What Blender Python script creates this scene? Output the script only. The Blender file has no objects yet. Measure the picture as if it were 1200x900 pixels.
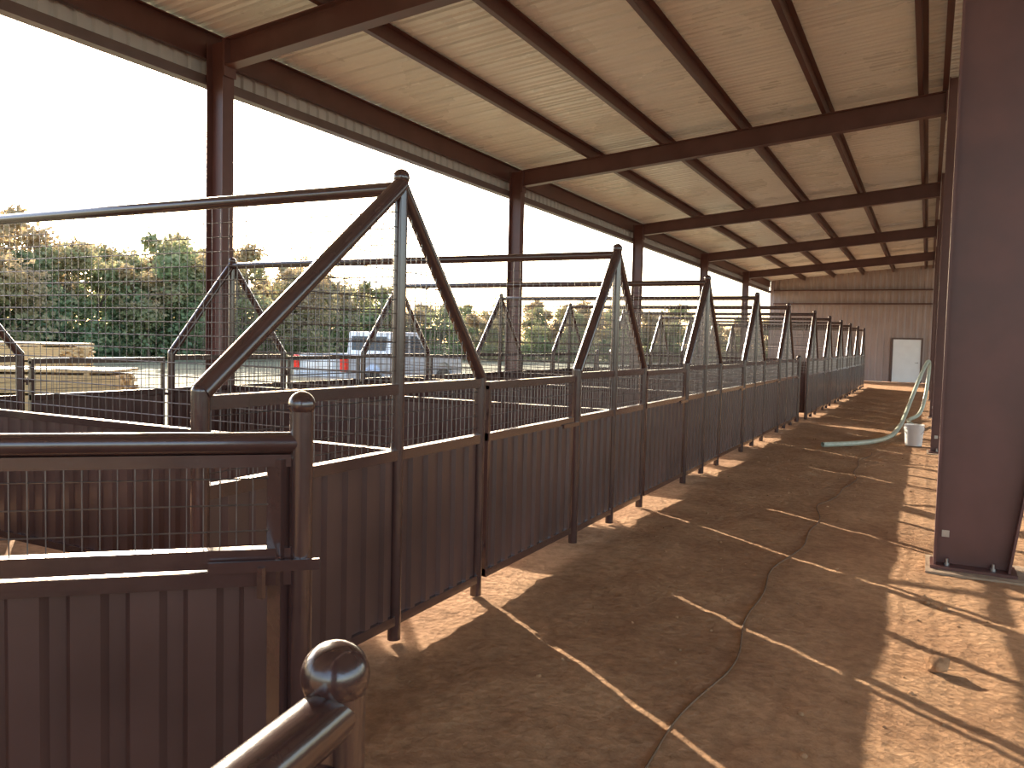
import bpy, math, random
from mathutils import Vector, Matrix
random.seed(7)
sc = bpy.context.scene
col = sc.collection
try:
    sc.view_settings.view_transform = 'Standard'
    sc.view_settings.look = 'None'
except Exception as e:
    print(e)

# ------------------------------------------------------------------ materials
def new_mat(name):
    m = bpy.data.materials.new(name); m.use_nodes = True
    nt = m.node_tree
    return m, nt, nt.nodes['Principled BSDF']

def noise_mat(name, c1, c2, scale=5, rough=0.5, metal=0.0, bump=0.0, bscale=None, coat=0.0, rvar=0.0, detail=5, stretch=None):
    m, nt, b = new_mat(name)
    tc = nt.nodes.new('ShaderNodeTexCoord')
    mp = nt.nodes.new('ShaderNodeMapping')
    if stretch: mp.inputs['Scale'].default_value = stretch
    n = nt.nodes.new('ShaderNodeTexNoise'); n.inputs['Scale'].default_value = scale
    n.inputs['Detail'].default_value = detail
    r = nt.nodes.new('ShaderNodeValToRGB')
    r.color_ramp.elements[0].position = 0.3; r.color_ramp.elements[1].position = 0.7
    r.color_ramp.elements[0].color = (*c1, 1); r.color_ramp.elements[1].color = (*c2, 1)
    L = nt.links.new
    L(tc.outputs['Object'], mp.inputs[0]); L(mp.outputs[0], n.inputs['Vector'])
    L(n.outputs['Fac'], r.inputs[0]); L(r.outputs[0], b.inputs['Base Color'])
    b.inputs['Roughness'].default_value = rough
    b.inputs['Metallic'].default_value = metal
    b.inputs['Coat Weight'].default_value = coat
    b.inputs['Coat Roughness'].default_value = 0.12
    if rvar:
        mr = nt.nodes.new('ShaderNodeMapRange')
        mr.inputs[3].default_value = rough - rvar; mr.inputs[4].default_value = rough + rvar
        L(n.outputs['Fac'], mr.inputs[0]); L(mr.outputs[0], b.inputs['Roughness'])
    if bump:
        n2 = nt.nodes.new('ShaderNodeTexNoise'); n2.inputs['Scale'].default_value = bscale or scale*4
        n2.inputs['Detail'].default_value = 6
        bp = nt.nodes.new('ShaderNodeBump'); bp.inputs['Strength'].default_value = bump
        bp.inputs['Distance'].default_value = 0.02
        L(mp.outputs[0], n2.inputs['Vector']); L(n2.outputs['Fac'], bp.inputs['Height'])
        L(bp.outputs[0], b.inputs['Normal'])
    return m

M_pipe = noise_mat('painted_pipe_brown', (.044,.020,.018), (.060,.028,.025), 9, .24, coat=.8, bump=.05, bscale=60)
M_panel = noise_mat('corrugated_steel_brown', (.066,.032,.026), (.092,.045,.037), 2.5, .34, coat=.25, rvar=.06)
M_wire = noise_mat('galvanised_wire', (.13,.115,.11), (.19,.17,.16), 20, .35, metal=.7)
M_frame = noise_mat('red_oxide_primer_steel', (.090,.034,.028), (.125,.050,.042), 3, .42, rvar=.08)
M_roof = noise_mat('roof_liner_white', (.82,.83,.80), (.88,.89,.86), .7, .28, rvar=.06)
M_wall = noise_mat('wall_sheet_tan', (.34,.26,.235), (.40,.31,.28), 1.2, .5)
M_fascia = noise_mat('fascia_sheet', (.50,.45,.43), (.56,.51,.49), 1.2, .5)
M_trim = noise_mat('trim_brown', (.10,.06,.055), (.13,.08,.07), 3, .4)
M_door = noise_mat('door_white', (.82,.83,.83), (.87,.88,.88), 3, .4)
M_conc = noise_mat('dusty_concrete', (.30,.21,.14), (.42,.30,.20), 6, .95, bump=.6)
M_bucket = noise_mat('bucket_plastic', (.75,.74,.70), (.82,.80,.76), 5, .35)
M_hose = noise_mat('hose_dull_green', (.36,.40,.31), (.48,.51,.42), 12, .35)
M_cord = noise_mat('cord_brown', (.14,.08,.045), (.20,.12,.07), 30, .8)
M_metal = noise_mat('bolt_steel', (.35,.33,.31), (.45,.43,.41), 20, .4, metal=1)
M_rub = noise_mat('tyre_rubber', (.015,.015,.015), (.03,.03,.03), 30, .85)
M_truck = noise_mat('truck_paint', (.55,.62,.70), (.60,.67,.75), 2, .3, coat=.8)
M_truckw = noise_mat('truck_trim_white', (.8,.82,.85), (.85,.87,.9), 2, .3)
M_glass = noise_mat('dark_glass', (.05,.07,.09), (.07,.09,.11), 2, .08)
M_red = noise_mat('tail_light_red', (.8,.015,.01), (.9,.03,.02), 10, .2)
M_wood = noise_mat('lumber_pine', (.50,.33,.15), (.64,.45,.23), 5, .7, stretch=(1,12,12))
M_bark = noise_mat('bark', (.10,.07,.05), (.18,.13,.09), 6, .9, bump=.5)

def leaf_mat(name, cols):
    m, nt, b = new_mat(name)
    L = nt.links.new
    tc = nt.nodes.new('ShaderNodeTexCoord')
    n = nt.nodes.new('ShaderNodeTexNoise'); n.inputs['Scale'].default_value = .7; n.inputs['Detail'].default_value = 4
    oi = nt.nodes.new('ShaderNodeObjectInfo')
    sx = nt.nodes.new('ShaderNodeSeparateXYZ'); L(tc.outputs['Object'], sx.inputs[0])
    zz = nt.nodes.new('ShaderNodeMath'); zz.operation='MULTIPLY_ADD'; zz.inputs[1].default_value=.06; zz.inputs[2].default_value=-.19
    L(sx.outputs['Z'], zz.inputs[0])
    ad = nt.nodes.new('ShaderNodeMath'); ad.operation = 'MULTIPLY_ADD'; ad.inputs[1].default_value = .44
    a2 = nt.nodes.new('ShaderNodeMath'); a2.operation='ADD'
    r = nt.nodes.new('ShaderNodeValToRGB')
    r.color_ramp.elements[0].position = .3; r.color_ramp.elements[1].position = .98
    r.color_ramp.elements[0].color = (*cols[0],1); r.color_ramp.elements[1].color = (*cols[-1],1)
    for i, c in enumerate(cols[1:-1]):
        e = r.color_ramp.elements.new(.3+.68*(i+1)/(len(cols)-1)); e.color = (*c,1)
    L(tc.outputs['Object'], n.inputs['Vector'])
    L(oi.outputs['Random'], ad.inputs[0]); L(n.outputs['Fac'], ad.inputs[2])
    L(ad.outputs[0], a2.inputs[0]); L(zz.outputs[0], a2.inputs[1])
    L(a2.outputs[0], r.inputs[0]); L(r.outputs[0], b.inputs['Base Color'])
    b.inputs['Roughness'].default_value = .7
    tr = nt.nodes.new('ShaderNodeBsdfTranslucent'); L(r.outputs[0], tr.inputs[0])
    mx = nt.nodes.new('ShaderNodeMixShader'); mx.inputs[0].default_value = .45
    L(b.outputs[0], mx.inputs[1]); L(tr.outputs[0], mx.inputs[2])
    L(mx.outputs[0], nt.nodes['Material Output'].inputs[0])
    return m
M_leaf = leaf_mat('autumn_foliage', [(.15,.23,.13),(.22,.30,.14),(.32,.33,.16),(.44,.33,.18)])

def dirt_mat():
    m, nt, b = new_mat('packed_dirt')
    L = nt.links.new
    tc = nt.nodes.new('ShaderNodeTexCoord')
    n1 = nt.nodes.new('ShaderNodeTexNoise'); n1.inputs['Scale'].default_value = 1.1; n1.inputs['Detail'].default_value = 8; n1.inputs['Roughness'].default_value=.65
    n2 = nt.nodes.new('ShaderNodeTexNoise'); n2.inputs['Scale'].default_value = 14; n2.inputs['Detail'].default_value = 8; n2.inputs['Roughness'].default_value=.7
    v = nt.nodes.new('ShaderNodeTexVoronoi'); v.inputs['Scale'].default_value = 22
    r = nt.nodes.new('ShaderNodeValToRGB')
    r.color_ramp.elements[0].position=.3; r.color_ramp.elements[1].position=.72
    r.color_ramp.elements[0].color=(.36,.195,.105,1); r.color_ramp.elements[1].color=(.58,.355,.20,1)
    r2 = nt.nodes.new('ShaderNodeValToRGB')
    r2.color_ramp.elements[0].position=.3; r2.color_ramp.elements[1].position=.7
    r2.color_ramp.elements[0].color=(.62,.60,.58,1); r2.color_ramp.elements[1].color=(1.1,1.1,1.1,1)
    mx = nt.nodes.new('ShaderNodeMix'); mx.data_type='RGBA'; mx.blend_type='MULTIPLY'; mx.inputs[0].default_value=1
    for x in (n1,n2,v): L(tc.outputs['Object'], x.inputs['Vector'])
    L(n1.outputs['Fac'], r.inputs[0]); L(n2.outputs['Fac'], r2.inputs[0])
    L(r.outputs[0], mx.inputs[6]); L(r2.outputs[0], mx.inputs[7]); L(mx.outputs[2], b.inputs['Base Color'])
    b.inputs['Roughness'].default_value=.95
    b.inputs['Specular IOR Level'].default_value=.15
    a = nt.nodes.new('ShaderNodeMath'); a.operation='MULTIPLY_ADD'; a.inputs[1].default_value=.35
    L(v.outputs['Distance'], a.inputs[0]); L(n2.outputs['Fac'], a.inputs[2])
    bp = nt.nodes.new('ShaderNodeBump'); bp.inputs['Strength'].default_value=.9; bp.inputs['Distance'].default_value=.03
    L(a.outputs[0], bp.inputs['Height']); L(bp.outputs[0], b.inputs['Normal'])
    return m
M_dirt = dirt_mat()
M_grass = noise_mat('rough_grass', (.12,.13,.06), (.21,.18,.10), .5, .95, bump=.6, bscale=8)

# ------------------------------------------------------------------ mesh builder
class MB:
    def __init__(s): s.v=[]; s.f=[]; s.m=[]; s.sm=[]; s.mats=[]
    def mi(s, mat):
        if mat not in s.mats: s.mats.append(mat)
        return s.mats.index(mat)
    def add(s, vs, fs, mat, smooth=False):
        o=len(s.v); k=s.mi(mat)
        s.v += [tuple(x) for x in vs]
        for f in fs:
            s.f.append([i+o for i in f]); s.m.append(k); s.sm.append(smooth)
    def box(s, lo, hi, mat):
        x0,y0,z0=lo; x1,y1,z1=hi
        vs=[(x0,y0,z0),(x1,y0,z0),(x1,y1,z0),(x0,y1,z0),(x0,y0,z1),(x1,y0,z1),(x1,y1,z1),(x0,y1,z1)]
        s.add(vs,[(0,3,2,1),(4,5,6,7),(0,1,5,4),(1,2,6,5),(2,3,7,6),(3,0,4,7)],mat)
    def bar(s, a, b, w, h, mat, up=(0,0,1)):
        """rectangular tube from a to b, w sideways, h along up"""
        a=Vector(a); b=Vector(b); d=(b-a).normalized(); up=Vector(up)
        if abs(d.dot(up))>.99: up=Vector((1,0,0))
        sd=d.cross(up).normalized(); u=sd.cross(d)
        vs=[]
        for p in (a,b):
            for (i,j) in ((-1,-1),(1,-1),(1,1),(-1,1)):
                vs.append(p+sd*(i*w/2)+u*(j*h/2))
        s.add(vs,[(0,3,2,1),(4,5,6,7),(0,1,5,4),(1,2,6,5),(2,3,7,6),(3,0,4,7)],mat)
    def cyl(s, a, b, r, mat, n=14, r2=None, caps=True):
        a=Vector(a); b=Vector(b); d=(b-a).normalized()
        up=Vector((0,0,1)) if abs(d.z)<.9 else Vector((1,0,0))
        x=d.cross(up).normalized(); y=d.cross(x); r2=r if r2 is None else r2
        vs=[]
        for p,rr in ((a,r),(b,r2)):
            for i in range(n):
                t=2*math.pi*i/n; vs.append(p+x*(rr*math.cos(t))+y*(rr*math.sin(t)))
        fs=[(i,(i+1)%n,n+(i+1)%n,n+i) for i in range(n)]
        s.add(vs,fs,mat,n>5)
        if caps: s.add(vs,[tuple(range(n))[::-1],tuple(range(n,2*n))],mat)
    def ball(s, c, r, mat, nu=16, nv=10, sz=1.0):
        c=Vector(c); vs=[]; fs=[]
        for j in range(nv+1):
            ph=math.pi*j/nv
            for i in range(nu):
                t=2*math.pi*i/nu
                vs.append(c+Vector((r*math.sin(ph)*math.cos(t), r*math.sin(ph)*math.sin(t), r*sz*math.cos(ph))))
        for j in range(nv):
            for i in range(nu):
                fs.append((j*nu+i,(j+1)*nu+i,(j+1)*nu+(i+1)%nu,j*nu+(i+1)%nu))
        s.add(vs,fs,mat,True)
    def wire(s,a,b,mat,r=.0025): s.cyl(a,b,r,mat,n=4,caps=False)
    def sheet(s, p0, p1, z0, z1, mat, period=.15, depth=.022, side=1):
        """vertical corrugated sheet between ground points p0,p1; z1 may be function of t"""
        p0=Vector((*p0,0)); p1=Vector((*p1,0)); L=(p1-p0).length; d=(p1-p0)/L
        nrm=Vector((d.y,-d.x,0))*side
        prof=[(0,0),(.50,0),(.60,1),(.88,1)]
        pts=[]; k=0
        while k*period<L:
            for (t,o) in prof:
                q=(k+t)*period
                if q<L: pts.append((q,o*depth))
            k+=1
        pts.append((L,0)); vs=[]
        for q,o in pts:
            p=p0+d*q+nrm*o
            zt=z1(p) if callable(z1) else z1
            vs.append((p.x,p.y,z0)); vs.append((p.x,p.y,zt))
        s.add(vs,[(2*i,2*i+2,2*i+3,2*i+1) for i in range(len(pts)-1)],mat)
    def obj(s, name, loc=(0,0,0)):
        me=bpy.data.meshes.new(name); me.from_pydata(s.v,[],s.f)
        for m in s.mats: me.materials.append(m)
        me.polygons.foreach_set('material_index', s.m)
        me.polygons.foreach_set('use_smooth', s.sm)
        me.update()
        return inst(name, me, loc)
def inst(name, me, loc=(0,0,0), rz=0, sc_=(1,1,1)):
    o=bpy.data.objects.new(name, me); o.location=loc; o.rotation_euler=(0,0,rz); o.scale=sc_
    col.objects.link(o); return o

# ------------------------------------------------------------------ layout
FX=-2.48; BX=-7.17; SP=3.29; A0=3.49
ZT=1.35; ZM=1.0; ZB=.11; ZAP=2.42
frames=[-0.75+7.6*i for i in range(7)]      # last = 44.85
CX=-7.45                                     # eave column line
def zraf(x): return 4.99+.09*(x-CX)          # rafter top
def zroof(x): return 5.19+.09*(x-CX)

# ---- pen front truss panel (lies in plane X=0, apex at Y=0)
def truss(l, r):
    b=MB()
    for y in (-l, r):
        b.cyl((0,y,0),(0,y,1.395),.036,M_pipe,16); b.ball((0,y,1.395),.036,M_pipe)
    b.cyl((0,0,0),(0,0,ZAP+.02),.036,M_pipe,16); b.ball((0,0,ZAP+.035),.045,M_pipe)
    b.cyl((0,-l,1.39),(0,0,ZAP),.042,M_pipe,16)
    b.cyl((0,r,1.39),(0,0,ZAP),.036,M_pipe,16)
    b.bar((0,-l,ZT),(0,r,ZT),.05,.055,M_pipe); b.bar((0,-l,ZM),(0,r,ZM),.05,.055,M_pipe)
    b.bar((0,-l,ZB),(0,r,ZB),.05,.05,M_pipe)
    b.sheet((-.0,-l+.03),(-.0,-.03),ZB,ZM,M_panel); b.sheet((0,.03),(0,r-.03),ZB,ZM,M_panel)
    n=int((l+r)/.05)
    for i in range(1,n):
        y=-l+i*.05
        b.wire((.0,y,ZM),(.0,y,ZT),M_wire)
        zt=1.39+(ZAP-1.39)*((y+l)/l if y<0 else (r-y)/r)
        if abs(y)>.03: b.wire((.0,y,ZT),(.0,y,zt),M_wire)
    z=ZM+.07
    while z<ZAP-.05:
        if z<ZT: b.wire((.0,-l,z),(.0,r,z),M_wire)
        elif z>1.4:
            t=(z-1.39)/(ZAP-1.39); b.wire((.0,-l*(1-t),z),(.0,r*(1-t),z),M_wire)
        z+=.075
    return b
GAP=.055
def gate(length, posts=False, ztop=1.33):
    """gate panel from Y=0 to Y=length in plane X=0, gap left by caller"""
    b=MB(); zm=ZM
    b.bar((0,0.015,.1),(0,0.015,ztop),.03,.03,M_pipe); b.bar((0,length-.015,.1),(0,length-.015,ztop),.03,.03,M_pipe)
    for z in (ztop, zm, .12): b.bar((0,0,z),(0,length,z),.045,.05,M_pipe)
    b.sheet((0,.02),(0,length-.02),.12,zm,M_panel)
    n=int(length/.05)
    for i in range(1,n): b.wire((0,i*.05,zm),(0,i*.05,ztop),M_wire)
    for k in range(1,5): b.wire((0,0,zm+k*.07),(0,length,zm+k*.07),M_wire)
    b.bar((.03,length-.22,zm-.03),(.03,length+GAP+.02,zm-.03),.012,.03,M_pipe)
    for z in (.3,1.15): b.cyl((0,-GAP*.5,z-.035),(0,-GAP*.5,z+.035),.013,M_pipe,8); b.bar((0,-GAP,z),(0,0,z),.012,.02,M_pipe)
    return b
def divider(L):
    b=MB()
    b.cyl((-.03,0,ZAP-.02),(-L+.03,0,ZAP-.02),.036,M_pipe,14)
    b.bar((-.04,0,ZM),(-L+.04,0,ZM),.05,.05,M_pipe); b.bar((-.04,0,ZB),(-L+.04,0,ZB),.05,.05,M_pipe)
    b.sheet((-L+.04,0),(-.04,0),ZB,ZM,M_panel)
    x=-.05
    while x>-L+.04:
        b.wire((x,0,ZM),(x,0,ZAP-.03),M_wire,.0022); x-=.07
    z=ZM+.09
    while z<ZAP-.06:
        b.wire((-.03,.003,z),(-L+.03,.003,z),M_wire,.0034); z+=.085
    return b

tr_std=truss(.84,.84); tr0=truss(1.30,.88)
dv=divider(FX-BX)
me_t=me_t0=me_d=None
gate_cache={}
def put_gate(x,y0,y1):
    L=round(y1-y0-.072-2*GAP,3)
    if L<.2: return
    if L not in gate_cache: gate_cache[L]=gate(L).obj('pen_gate',(x,y0+.036+GAP,0)).data
    else: inst('pen_gate',gate_cache[L],(x,y0+.036+GAP,0))
def put(kind, x, y):
    global me_t, me_t0, me_d
    if kind=='t':
        if me_t is None: me_t=tr_std.obj('pen_truss_panel',(x,y,0)).data
        else: inst('pen_truss_panel',me_t,(x,y,0))
    elif kind=='t0':
        if me_t0 is None: me_t0=tr0.obj('pen_truss_panel',(x,y,0)).data
        else: inst('pen_truss_panel',me_t0,(x,y,0))
    else:
        if me_d is None: me_d=dv.obj('pen_divider_fence',(x,y,0)).data
        else: inst('pen_divider_fence',me_d,(x,y,0))
for k in range(-1,11):
    y=A0+SP*k
    off=0.0 if k<5 else .10
    for x in (FX+off,BX+off):
        put('t0' if (k==0 and x>-4) else 't', x, y)
    put('d',FX+off,y)
    if k not in (4,10):
        yn=A0+SP*(k+1)
        rr=.88 if k==0 else .84
        if k!=-1: put_gate(FX+off,y+rr,yn-.84)
        put_gate(BX+off,y+.84,yn-.84)
for (x,y0,y1) in ((FX,A0+SP*4+.84,18.35),(BX,A0+SP*4+.84,18.35)):
    put_gate(x,y0,y1)
    b=MB(); b.cyl((0,0,0),(0,0,1.40),.05,M_pipe,16); b.ball((0,0,1.40),.05,M_pipe); b.obj('pen_end_post',(x,y1+.06,0))
b=MB()
b.sheet((BX+.07,18.41),(FX-.07,18.41),ZB,ZM,M_panel); b.bar((BX+.06,18.41,ZM),(FX-.06,18.41,ZM),.05,.05,M_pipe); b.bar((BX+.06,18.41,ZT),(FX-.06,18.41,ZT),.05,.05,M_pipe)
b.obj('pen_end_fence')

# ---- swung-open gates with ball-topped stile
def open_gate(name, end, direction, L=1.47, zt=1.27, zm=.90, zball=1.395, rb=.044, rp=.038):
    b=MB(); d=Vector((*direction,0)).normalized()
    def P(t,z): return (d.x*t,d.y*t,z)
    b.cyl(P(0,.04),P(0,zball-.01),rp,M_pipe,32); b.ball(P(0,zball),rb,M_pipe,36,20)
    b.cyl(P(L,.02),P(L,zball-.01),rp,M_pipe,24); b.ball(P(L,zball),rb,M_pipe,24,14)
    b.cyl(P(.0,zt),P(L,zt),rp-.002,M_pipe,32)
    b.bar(P(.02,zt-.055),P(L-.02,zt-.055),.04,.04,M_pipe)
    b.bar(P(.07,zt-.05),P(.07,.1),.045,.06,M_pipe)
    b.bar(P(.02,zm),P(L-.02,zm),.045,.06,M_pipe); b.bar(P(.02,zm-.065),P(L-.02,zm-.065),.05,.05,M_pipe)
    b.bar(P(.02,.09),P(L-.02,.09),.045,.05,M_pipe)
    b.sheet(P(.09,0)[:2],P(L-.03,0)[:2],.09,zm-.06,M_panel,period=.17,depth=.026,side=1)
    t=.10
    while t<L-.04: b.wire(P(t,zm),P(t,zt-.05),M_wire,.0022); t+=.05
    for k in (1,2,3): b.wire(P(.05,zm+k*.085),P(L-.03,zm+k*.085),M_wire,.0026)
    n=Vector((-d.y,d.x,0))*1
    if n.dot(Vector((-end[0],-end[1],0)))<0: n=-n
    q=n*.045
    b.bar(Vector(P(-.06,zm-.02))+q,Vector(P(.28,zm-.02))+q,.014,.035,M_pipe)
    b.bar(Vector(P(.12,zm-.02))+q*1.3,Vector(P(.12,zm-.12))+q*1.3,.016,.022,M_pipe)
    return b.obj(name,(end[0],end[1],0))
open_gate('pen_gate',(-1.80,2.0),(-.74,-.67))
open_gate('pen_gate',(-.725,.88),(.163,-.987),zt=1.088,zm=.74,zball=1.14,rb=.049,rp=.043)

# ------------------------------------------------------------------ steel frames
def ibeam(b, pts_lo, pts_hi, wid, y, t=.012, web=.008, mat=None):
    mat=mat or M_frame
    for i in range(len(pts_lo)-1):
        l0,l1=pts_lo[i],pts_lo[i+1]; h0,h1=pts_hi[i],pts_hi[i+1]
        for (a,c) in ((l0,l1),(h0,h1)):
            b.bar((a[0],y,a[1]),(c[0],y,c[1]),wid,t,mat,up=(0,0,1) if abs(a[0]-c[0])>abs(a[1]-c[1]) else (1,0,0))
        vs=[]
        for yy in (y-web/2,y+web/2):
            vs+=[(l0[0],yy,l0[1]),(l1[0],yy,l1[1]),(h1[0],yy,h1[1]),(h0[0],yy,h0[1])]
        b.add(vs,[(0,1,2,3),(7,6,5,4)],mat)
RX=.12
for fy in frames[:-1]:
    b=MB()
    ibeam(b,[(CX+.13,zraf(CX)-.30),(RX-.02,zraf(RX)-.34)],[(CX+.13,zraf(CX)),(RX-.02,zraf(RX))],.16,fy)
    b.box((CX+.14,fy-.09,zraf(CX)-.42),(CX+.16,fy+.09,zraf(CX)),M_frame)
    b.box((RX-.04,fy-.09,zraf(RX)-.42),(RX-.02,fy+.09,zraf(RX)),M_frame)
    b.obj('roof_rafter')
    b=MB()
    ibeam(b,[(CX-.125,.0),(CX-.125,zraf(CX))],[(CX+.125,0),(CX+.125,zraf(CX))],.17,fy)
    b.box((CX-.17,fy-.12,0),(CX+.17,fy+.12,.02),M_frame)
    b.obj('eave_column')
    b=MB()
    top=7.1; w0=.48; w1=1.35
    ibeam(b,[(RX,0.02),(RX,top)],[(RX+w0,0.02),(RX+w1,top)],.20,fy,t=.016,web=.010)
    b.box((RX-.03,fy-.14,0),(RX+w0+.05,fy+.14,.022),M_frame)
    for (dx,dy) in ((.08,.07),(.08,-.07),(w0-.1,.07),(w0-.1,-.07)):
        b.cyl((RX+dx,fy+dy,.02),(RX+dx,fy+dy,.07),.012,M_metal,8); b.cyl((RX+dx,fy+dy,.022),(RX+dx,fy+dy,.04),.022,M_metal,6)
    b.box((RX+.04,fy-.012,.22),(RX+.09,fy-.008,.27),M_metal)
    b.obj('main_frame_column')
    b=MB(); b.box((RX-.06,fy-.24,-.3),(RX+w0+.4,fy+.3,-.002),M_conc); b.obj('column_footing')
    b=MB()
    ibeam(b,[(RX+w1*.5,6.5),(20,8.3)],[(RX,7.05),(20,8.9)],.2,fy,t=.015); b.obj('main_roof_rafter')
# purlins
Y0,Y1=-8.35,44.8
for x in (-.25,-1.68,-3.06,-4.46,-5.88):
    b=MB(); z0=zraf(x)+.008
    b.box((x-.004,Y0,z0+.0),(x+.004,Y1,z0+.18),M_frame)
    b.box((x-.07,Y0,z0+.0),(x+.0,Y1,z0+.010),M_frame); b.box((x,Y0,z0+.17),(x+.07,Y1,z0+.18),M_frame)
    b.obj('roof_purlin')
b=MB()
x=CX-.20
b.box((x-.01,Y0,4.80),(x,Y1,5.15),M_frame); b.box((x,Y0,4.80),(x+.06,Y1,4.81),M_frame); b.box((x,Y0,5.12),(x+.06,Y1,5.13),M_frame)
b.obj('eave_strut')
b=MB(); b.box((RX-.10,Y0,5.70),(RX-.02,Y1,5.712),M_frame); b.box((RX-.03,Y0,5.68),(RX-.02,Y1,5.84),M_frame)
b.obj('ledger_beam')
b=MB(); b.sheet((CX-.25,Y0),(CX-.25,Y1),4.60,5.13,M_fascia,period=.2,depth=.03,side=-1); b.obj('wall_left_fascia')
b=MB(); b.box((CX-.27,Y0,4.53),(CX-.16,Y1,4.62),M_trim); b.box((CX-.28,Y0,4.50),(CX-.14,Y1,4.53),M_trim); b.obj('trim_1')

# ceiling (ribbed roof sheet)
def roof(name,xa,xb,za,zb,ya,yb,period,depth,mat):
    b=MB(); pts=[]; y=ya
    while y<yb:
        for t,o in ((0,0),(.24,0),(.30,.4),(.38,.4),(.44,0),(.58,0),(.64,.4),(.70,.4),(.76,0),(.84,0),(.89,1),(.95,1)):
            pts.append((y+t*period,o*depth))
        y+=period
    vs=[]
    for q,o in pts:
        vs.append((xa,q,za+o)); vs.append((xb,q,zb+o))
    b.add(vs,[(2*i,2*i+1,2*i+3,2*i+2) for i in range(len(pts)-1)],mat)
    return b.obj(name)
roof('ceiling',CX-.45,RX+.2,zroof(CX-.45),zroof(RX+.2),Y0,44.85,.42,.06,M_roof)
roof('ceiling_main',RX+.2,20.2,7.15,9.0,Y0,44.85,.40,.04,M_roof)
b=MB(); b.sheet((.44,Y0),(.44,44.8),5.95,7.2,M_wall,period=.3,depth=.03,side=-1); b.obj('wall_right_upper')
# far wall
b=MB()
b.sheet((CX-.2,44.85),(RX+.2,44.85),0,lambda p: zroof(p.x),M_wall,period=.3,depth=.035,side=1)
b.sheet((RX+.2,44.85),(20,44.85),0,lambda p: 7.15+(p.x-.3)*.094,M_wall,period=.3,depth=.035,side=1)
b.obj('wall_back')
b=MB()
for z in (3.9,4.6): b.box((CX,44.66,z),(RX,44.80,z+.06),M_frame)
b.obj('wall_girt')
b=MB()
b.box((-1.55,44.70,0.02),(-.30,44.76,2.15),M_door)
b.cyl((-.42,44.70,1.0),(-.42,44.64,1.0),.03,M_metal,12); b.cyl((-.42,44.64,1.0),(-.54,44.64,1.0),.012,M_metal,8)
b.box((-1.40,44.692,.2),(-.45,44.70,.24),M_door); b.box((-1.40,44.692,1.9),(-.45,44.70,1.94),M_door)
b.obj('door_1')
b=MB(); b.box((-1.63,44.68,0),(-1.55,44.80,2.23),M_trim); b.box((-.30,44.68,0),(-.22,44.80,2.23),M_trim); b.box((-1.55,44.68,2.15),(-.30,44.80,2.23),M_trim); b.obj('trim_door')

# ------------------------------------------------------------------ ground
from mathutils import noise as mn
def hgt(x,y):
    h=.020*mn.noise(Vector((x*.9,y*.9,0)))+.014*mn.noise(Vector((x*4,y*4,3)))+.008*mn.noise(Vector((x*11,y*11,9)))
    return h-.014
nx,ny=170,600; xs=[-8.3+11.8*i/nx for i in range(nx+1)]
ys=[-2.5+47.6*((j/ny)**1.5) for j in range(ny+1)]
vs=[(x,y,hgt(x,y)) for y in ys for x in xs]
fs=[(j*(nx+1)+i,j*(nx+1)+i+1,(j+1)*(nx+1)+i+1,(j+1)*(nx+1)+i) for j in range(ny) for i in range(nx)]
b=MB(); b.add(vs,fs,M_dirt,True); b.obj('floor')
b=MB(); b.add([(3.4,-12,-.02),(22,-12,-.02),(22,45.2,-.02),(3.4,45.2,-.02),(-8.3,-12,-.02),(3.4,-2.4,-.02),(-8.3,-2.4,-.02)],[(0,1,2,3),(4,0,5,6)],M_dirt); b.obj('floor_main')
b=MB(); b.add([(-250,-150,-.08),(150,-150,-.08),(150,300,-.08),(-250,300,-.08)],[(0,1,2,3)],M_grass); b.obj('ground')

# clods
b=MB()
for i in range(130):
    x=random.uniform(-2.2,0.0); y=random.uniform(1.6,16); r=random.choice([.006,.008,.010,.015])
    b.ball((x,y,hgt(x,y)+r*.3),r,M_dirt,7,5,.7)
for i in range(70):
    x=random.uniform(0,1.6); y=random.uniform(3.0,6.3); r=random.choice([.008,.01,.014,.02])
    b.ball((x,y,hgt(x,y)+r*.3),r,M_dirt,7,5,.7)
b.obj('dirt_clods')
b=MB(); b.ball((0,0,.03),.055,M_dirt,14,9,.75)
for i,v in enumerate(b.v):
    q=Vector(v); n_=mn.noise(q*22)*.02; b.v[i]=(q.x*1.1+n_,q.y+n_,q.z+n_*.6)
b.obj('dirt_lump',(.12,4.57,0))

# cord, hose
def curve(name, pts, r, mat):
    cu=bpy.data.curves.new(name,'CURVE'); cu.dimensions='3D'; cu.bevel_depth=r; cu.bevel_resolution=3; cu.resolution_u=10
    sp=cu.splines.new('NURBS'); sp.points.add(len(pts)-1)
    for p,q in zip(sp.points,pts): p.co=(*q,1)
    sp.use_endpoint_u=True; sp.order_u=4
    cu.materials.append(mat); o=bpy.data.objects.new(name,cu); col.objects.link(o); return o
pts=[]
y=1.8
while y<14:
    x=-.88+.05*math.sin(y*1.9)+.03*math.sin(y*4.7+1)+(.012*(y-3) if y>9 else 0)
    pts.append((x,y,hgt(x,y)+.004)); y+=.22
curve('extension_cord',pts,.0045,M_cord)
curve('water_hose',[(-1.45,13.9,.05),(-1.25,14.1,.05),(-.95,14.5,.05),(-.68,15.1,.05),(-.52,16.0,.05),(-.47,17.0,.05),(-.42,18.2,.08),(-.38,19.4,.16),(-.28,20.4,.5),(-.10,21.2,1.1),(.06,21.7,1.5),(.06,21.85,1.1),(.0,21.6,.4),(-.1,21.3,.05),(-.3,20.6,.05),(-.34,19.6,.05),(-.2,18.8,.05)],.042,M_hose)
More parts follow.
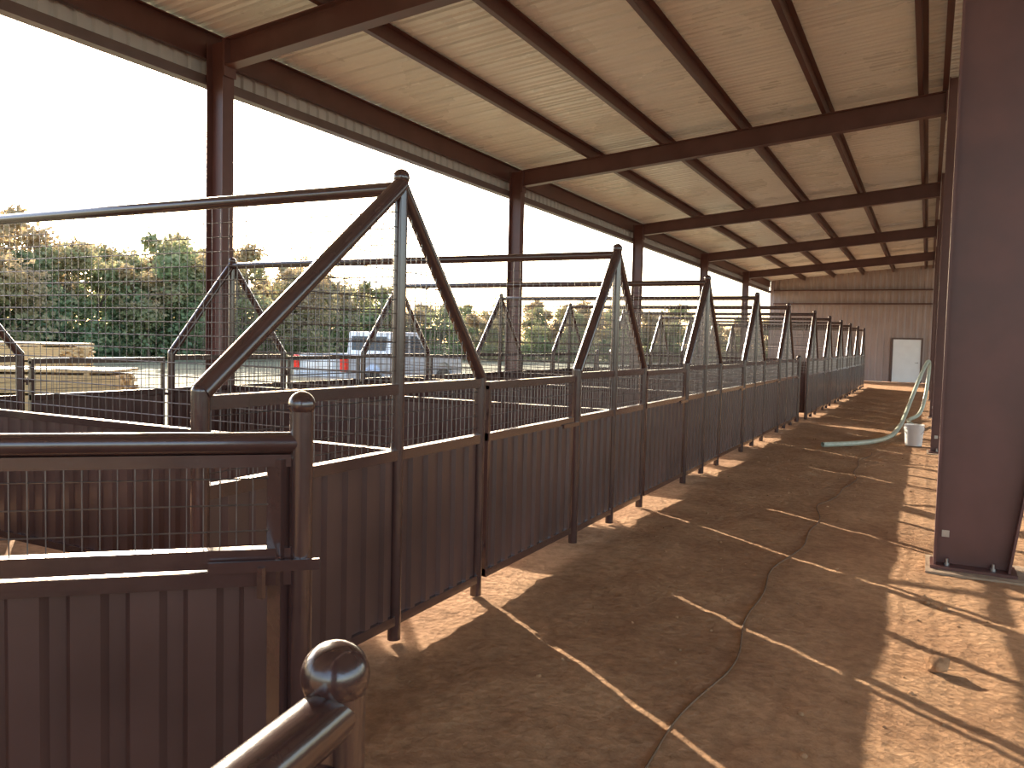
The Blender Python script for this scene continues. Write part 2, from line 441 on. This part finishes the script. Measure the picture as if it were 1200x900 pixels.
# bucket
b=MB()
n=28; R0,R1,H=.13,.155,.36
b.cyl((0,0,0),(0,0,H),R0,M_bucket,n,r2=R1,caps=False); b.cyl((0,0,H),(0,0,.01),R1-.006,M_bucket,n,r2=R0-.006,caps=False)
b.cyl((0,0,.0),(0,0,.012),R0,M_bucket,n)
for z in (H-.02,H-.07): b.cyl((0,0,z),(0,0,z+.018),R1+.004,M_bucket,n,caps=False)
pr=None
for i in range(13):
    t=math.pi*i/12; p=(R1*math.cos(t)*1.03,-.10*math.sin(t)-.02,H-.05-.14*math.sin(t))
    if pr: b.cyl(pr,p,.004,M_metal,6,caps=False)
    pr=p
b.obj('plastic_bucket',(-.14,15.25,.0))

# ------------------------------------------------------------------ outside
def lumber(name,loc,rz,L,W,nl):
    b=MB(); z=0
    for s in range(3): b.box((-L*.4+s*L*.4-.05,-W/2,z),(-L*.4+s*L*.4+.05,W/2,.12),M_wood)
    z=.12
    for k in range(nl):
        y=-W/2
        while y<W/2-.1:
            w=.14; e=random.uniform(-.06,.06)
            b.box((-L/2+e,y,z),(L/2+e,y+w-.008,z+.042),M_wood); y+=w
        z+=.046
        if k%6==5:
            for s in range(3): b.box((-L*.4+s*L*.4-.04,-W/2,z),(-L*.4+s*L*.4+.04,W/2,z+.035),M_wood)
            z+=.037
    o=b.obj(name,loc); o.rotation_euler=(0,0,rz); return o
lumber('lumber_stack',(-12.9,7.2,-.08),math.radians(38),4.2,1.2,19)
lumber('lumber_stack',(-17.9,9.9,-.08),math.radians(30),4.2,1.4,25)

# pickup truck (length along +Y, rear at y=0)
def pickup():
    root=bpy.data.objects.new('pickup_truck',None); col.objects.link(root)
    def part(b,name):
        o=b.obj(name); o.parent=root
        md=o.modifiers.new('bev','BEVEL'); md.width=.03; md.segments=2; md.limit_method='ANGLE'; return o
    def extr(b,prof,x0,x1,mat):
        n=len(prof); vs=[(x0,y,z) for y,z in prof]+[(x1,y,z) for y,z in prof]
        b.add(vs,[tuple(range(n))[::-1],tuple(range(n,2*n))]+[(i,(i+1)%n,n+(i+1)%n,n+i) for i in range(n)],mat)
    def arch(c,r,z0): return [(c+r*math.cos(math.pi*k/8),z0+r*math.sin(math.pi*k/8)) for k in range(0,9)]
    prof=[(0,.52)]+[(y,z) for y,z in arch(1.15,.45,.52)[::-1]]+[(y,z) for y,z in arch(4.55,.45,.52)[::-1]]+[(5.5,.52),(5.55,.8),(5.45,1.1),(3.95,1.2),(3.9,1.2),(2.0,1.2),(0,1.2)]
    b=MB(); extr(b,prof,-.95,-.85,M_truck); extr(b,prof,.85,.95,M_truck)
    b.box((-.85,.02,.6),(.85,.08,1.18),M_truck); b.box((-.85,.0,.6),(.85,2.0,.7),M_truck)
    b.box((-.86,2.0,.5),(.86,5.45,1.1),M_truck); b.box((-.86,3.9,1.1),(.86,5.3,1.17),M_truck)
    b.box((-.5,-.0,.80),(.5,.022,1.0),M_truckw)
    part(b,'body')
    b=MB(); extr(b,[(2.0,1.15),(2.1,1.85),(3.3,1.87),(4.0,1.2)],-.82,.82,M_truckw); part(b,'cab')
    b=MB()
    for sx in (-.835,.835):
        extr(b,[(2.2,1.27),(2.25,1.74),(2.85,1.76),(2.85,1.25)],sx-.01,sx+.01,M_glass); extr(b,[(2.95,1.25),(2.95,1.76),(3.25,1.76),(3.75,1.25)],sx-.01,sx+.01,M_glass)
    b.box((-.65,2.02,1.30),(.65,2.06,1.72),M_glass); part(b,'windows')
    b=MB()
    for y in (1.15,4.55):
        for sx in (-.86,.86):
            b.cyl((sx-.11,y,.38),(sx+.11,y,.38),.38,M_rub,24); b.cyl((sx-.12,y,.38),(sx+.12,y,.38),.2,M_metal,16)
    part(b,'wheels')
    b=MB(); b.box((-.95,-.03,.75),(-.76,.03,1.17),M_red); b.box((.76,-.03,.75),(.97,.12,1.17),M_red); part(b,'tail_lights')
    b=MB(); b.box((-.92,-.16,.45),(.92,-.02,.6),M_metal); b.box((-.92,5.45,.45),(.92,5.62,.65),M_metal); part(b,'bumpers')
    return root
t=pickup(); t.location=(-14.7,17.0,-.08); t.rotation_euler=(0,0,math.radians(-3))

# trees
def tree_mesh(seed,H,R,nleaf):
    rnd=random.Random(seed); b=MB()
    b.cyl((0,0,0),(.1,.05,H*.6),.16,M_bark,8,r2=.06)
    blobs=[]
    for i in range(20):
        a=rnd.uniform(0,6.28); z=H*rnd.uniform(.07,.90); rr=R*rnd.uniform(.1,.8)*(1-.45*z/H)
        c=Vector((rr*math.cos(a),rr*math.sin(a),z)); s_=R*rnd.uniform(.26,.50)*(1-.45*(z/H))
        blobs.append((c,s_)); b.cyl((.05,.03,H*.1+z*.4),c,.05,M_bark,5,r2=.015,caps=False)
    vs=[];fs=[]
    for i in range(nleaf):
        c,s_=rnd.choice(blobs)
        d=Vector((rnd.gauss(0,1),rnd.gauss(0,1),rnd.gauss(0,1))).normalized()
        p=c+d*s_*rnd.uniform(.45,1.18)
        if p.z<.05: continue
        u=Vector((rnd.gauss(0,1),rnd.gauss(0,1),rnd.gauss(0,1))).normalized(); w=u.cross(d)
        if w.length<.1: continue
        w.normalize(); q=rnd.uniform(.09,.19)
        o=len(vs); vs+=[p-u*q,p+w*q*.7,p+u*q,p-w*q*.7]; fs.append((o,o+1,o+2,o+3))
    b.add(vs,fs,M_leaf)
    me_o=b.obj('broadleaf_tree'); me=me_o.data; bpy.data.objects.remove(me_o); return me
tms=[tree_mesh(s,8.2,3.3,5200) for s in (1,2,3,4)]
rt=random.Random(11)
for row in range(3):
    N=34
    for i in range(N):
        t=i/(N-1)
        brg=72-72*t+rt.uniform(-1.2,1.2)
        dist=46+34*t+row*5+rt.uniform(-2,2)
        a=math.radians(brg); x=-math.sin(a)*dist; y=math.cos(a)*dist
        if brg>46: base=1.02
        elif brg>34: base=.66+.36*(brg-34)/12
        else: base=.66
        s_=rt.uniform(.72,1.06)*base*(1.0+.03*row)
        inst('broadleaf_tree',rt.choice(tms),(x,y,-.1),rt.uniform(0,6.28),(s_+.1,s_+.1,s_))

# ------------------------------------------------------------------ light
el=math.radians(20.0)
d=Vector((.808*math.cos(el),-.589*math.cos(el),-math.sin(el)))
li=bpy.data.lights.new('sun','SUN'); li.energy=15; li.angle=math.radians(.4); li.color=(1,.88,.70)
so=bpy.data.objects.new('sun',li); so.rotation_euler=d.to_track_quat('-Z','Y').to_euler(); col.objects.link(so)
w=bpy.data.worlds.new('world'); sc.world=w; w.use_nodes=True
nt=w.node_tree; sky=nt.nodes.new('ShaderNodeTexSky'); sky.sky_type='NISHITA'
sky.sun_disc=False; sky.sun_elevation=el; sky.sun_rotation=math.radians(-54); sky.dust_density=2; sky.air_density=1
wb=nt.nodes.new('ShaderNodeMix'); wb.data_type='RGBA'; wb.blend_type='MULTIPLY'; wb.inputs[0].default_value=1
wb.inputs[7].default_value=(1.08,1.0,.96,1)
nt.links.new(sky.outputs[0],wb.inputs[6])
bg=nt.nodes['Background']; nt.links.new(wb.outputs[2],bg.inputs[0]); bg.inputs[1].default_value=.74

# ------------------------------------------------------------------ camera
cd=bpy.data.cameras.new('camera'); cd.sensor_width=36; cd.lens=940/1200*36; cd.clip_start=.05; cd.clip_end=600
co=bpy.data.objects.new('camera',cd); col.objects.link(co)
yaw=math.radians(27.3); pitch=math.radians(3.1); roll=math.radians(1.4)
M=Matrix.Rotation(yaw,4,'Z')@Matrix.Rotation(math.pi/2-pitch,4,'X')@Matrix.Rotation(roll,4,'Z')
M.translation=(0,0,1.62); co.matrix_world=M
sc.camera=co
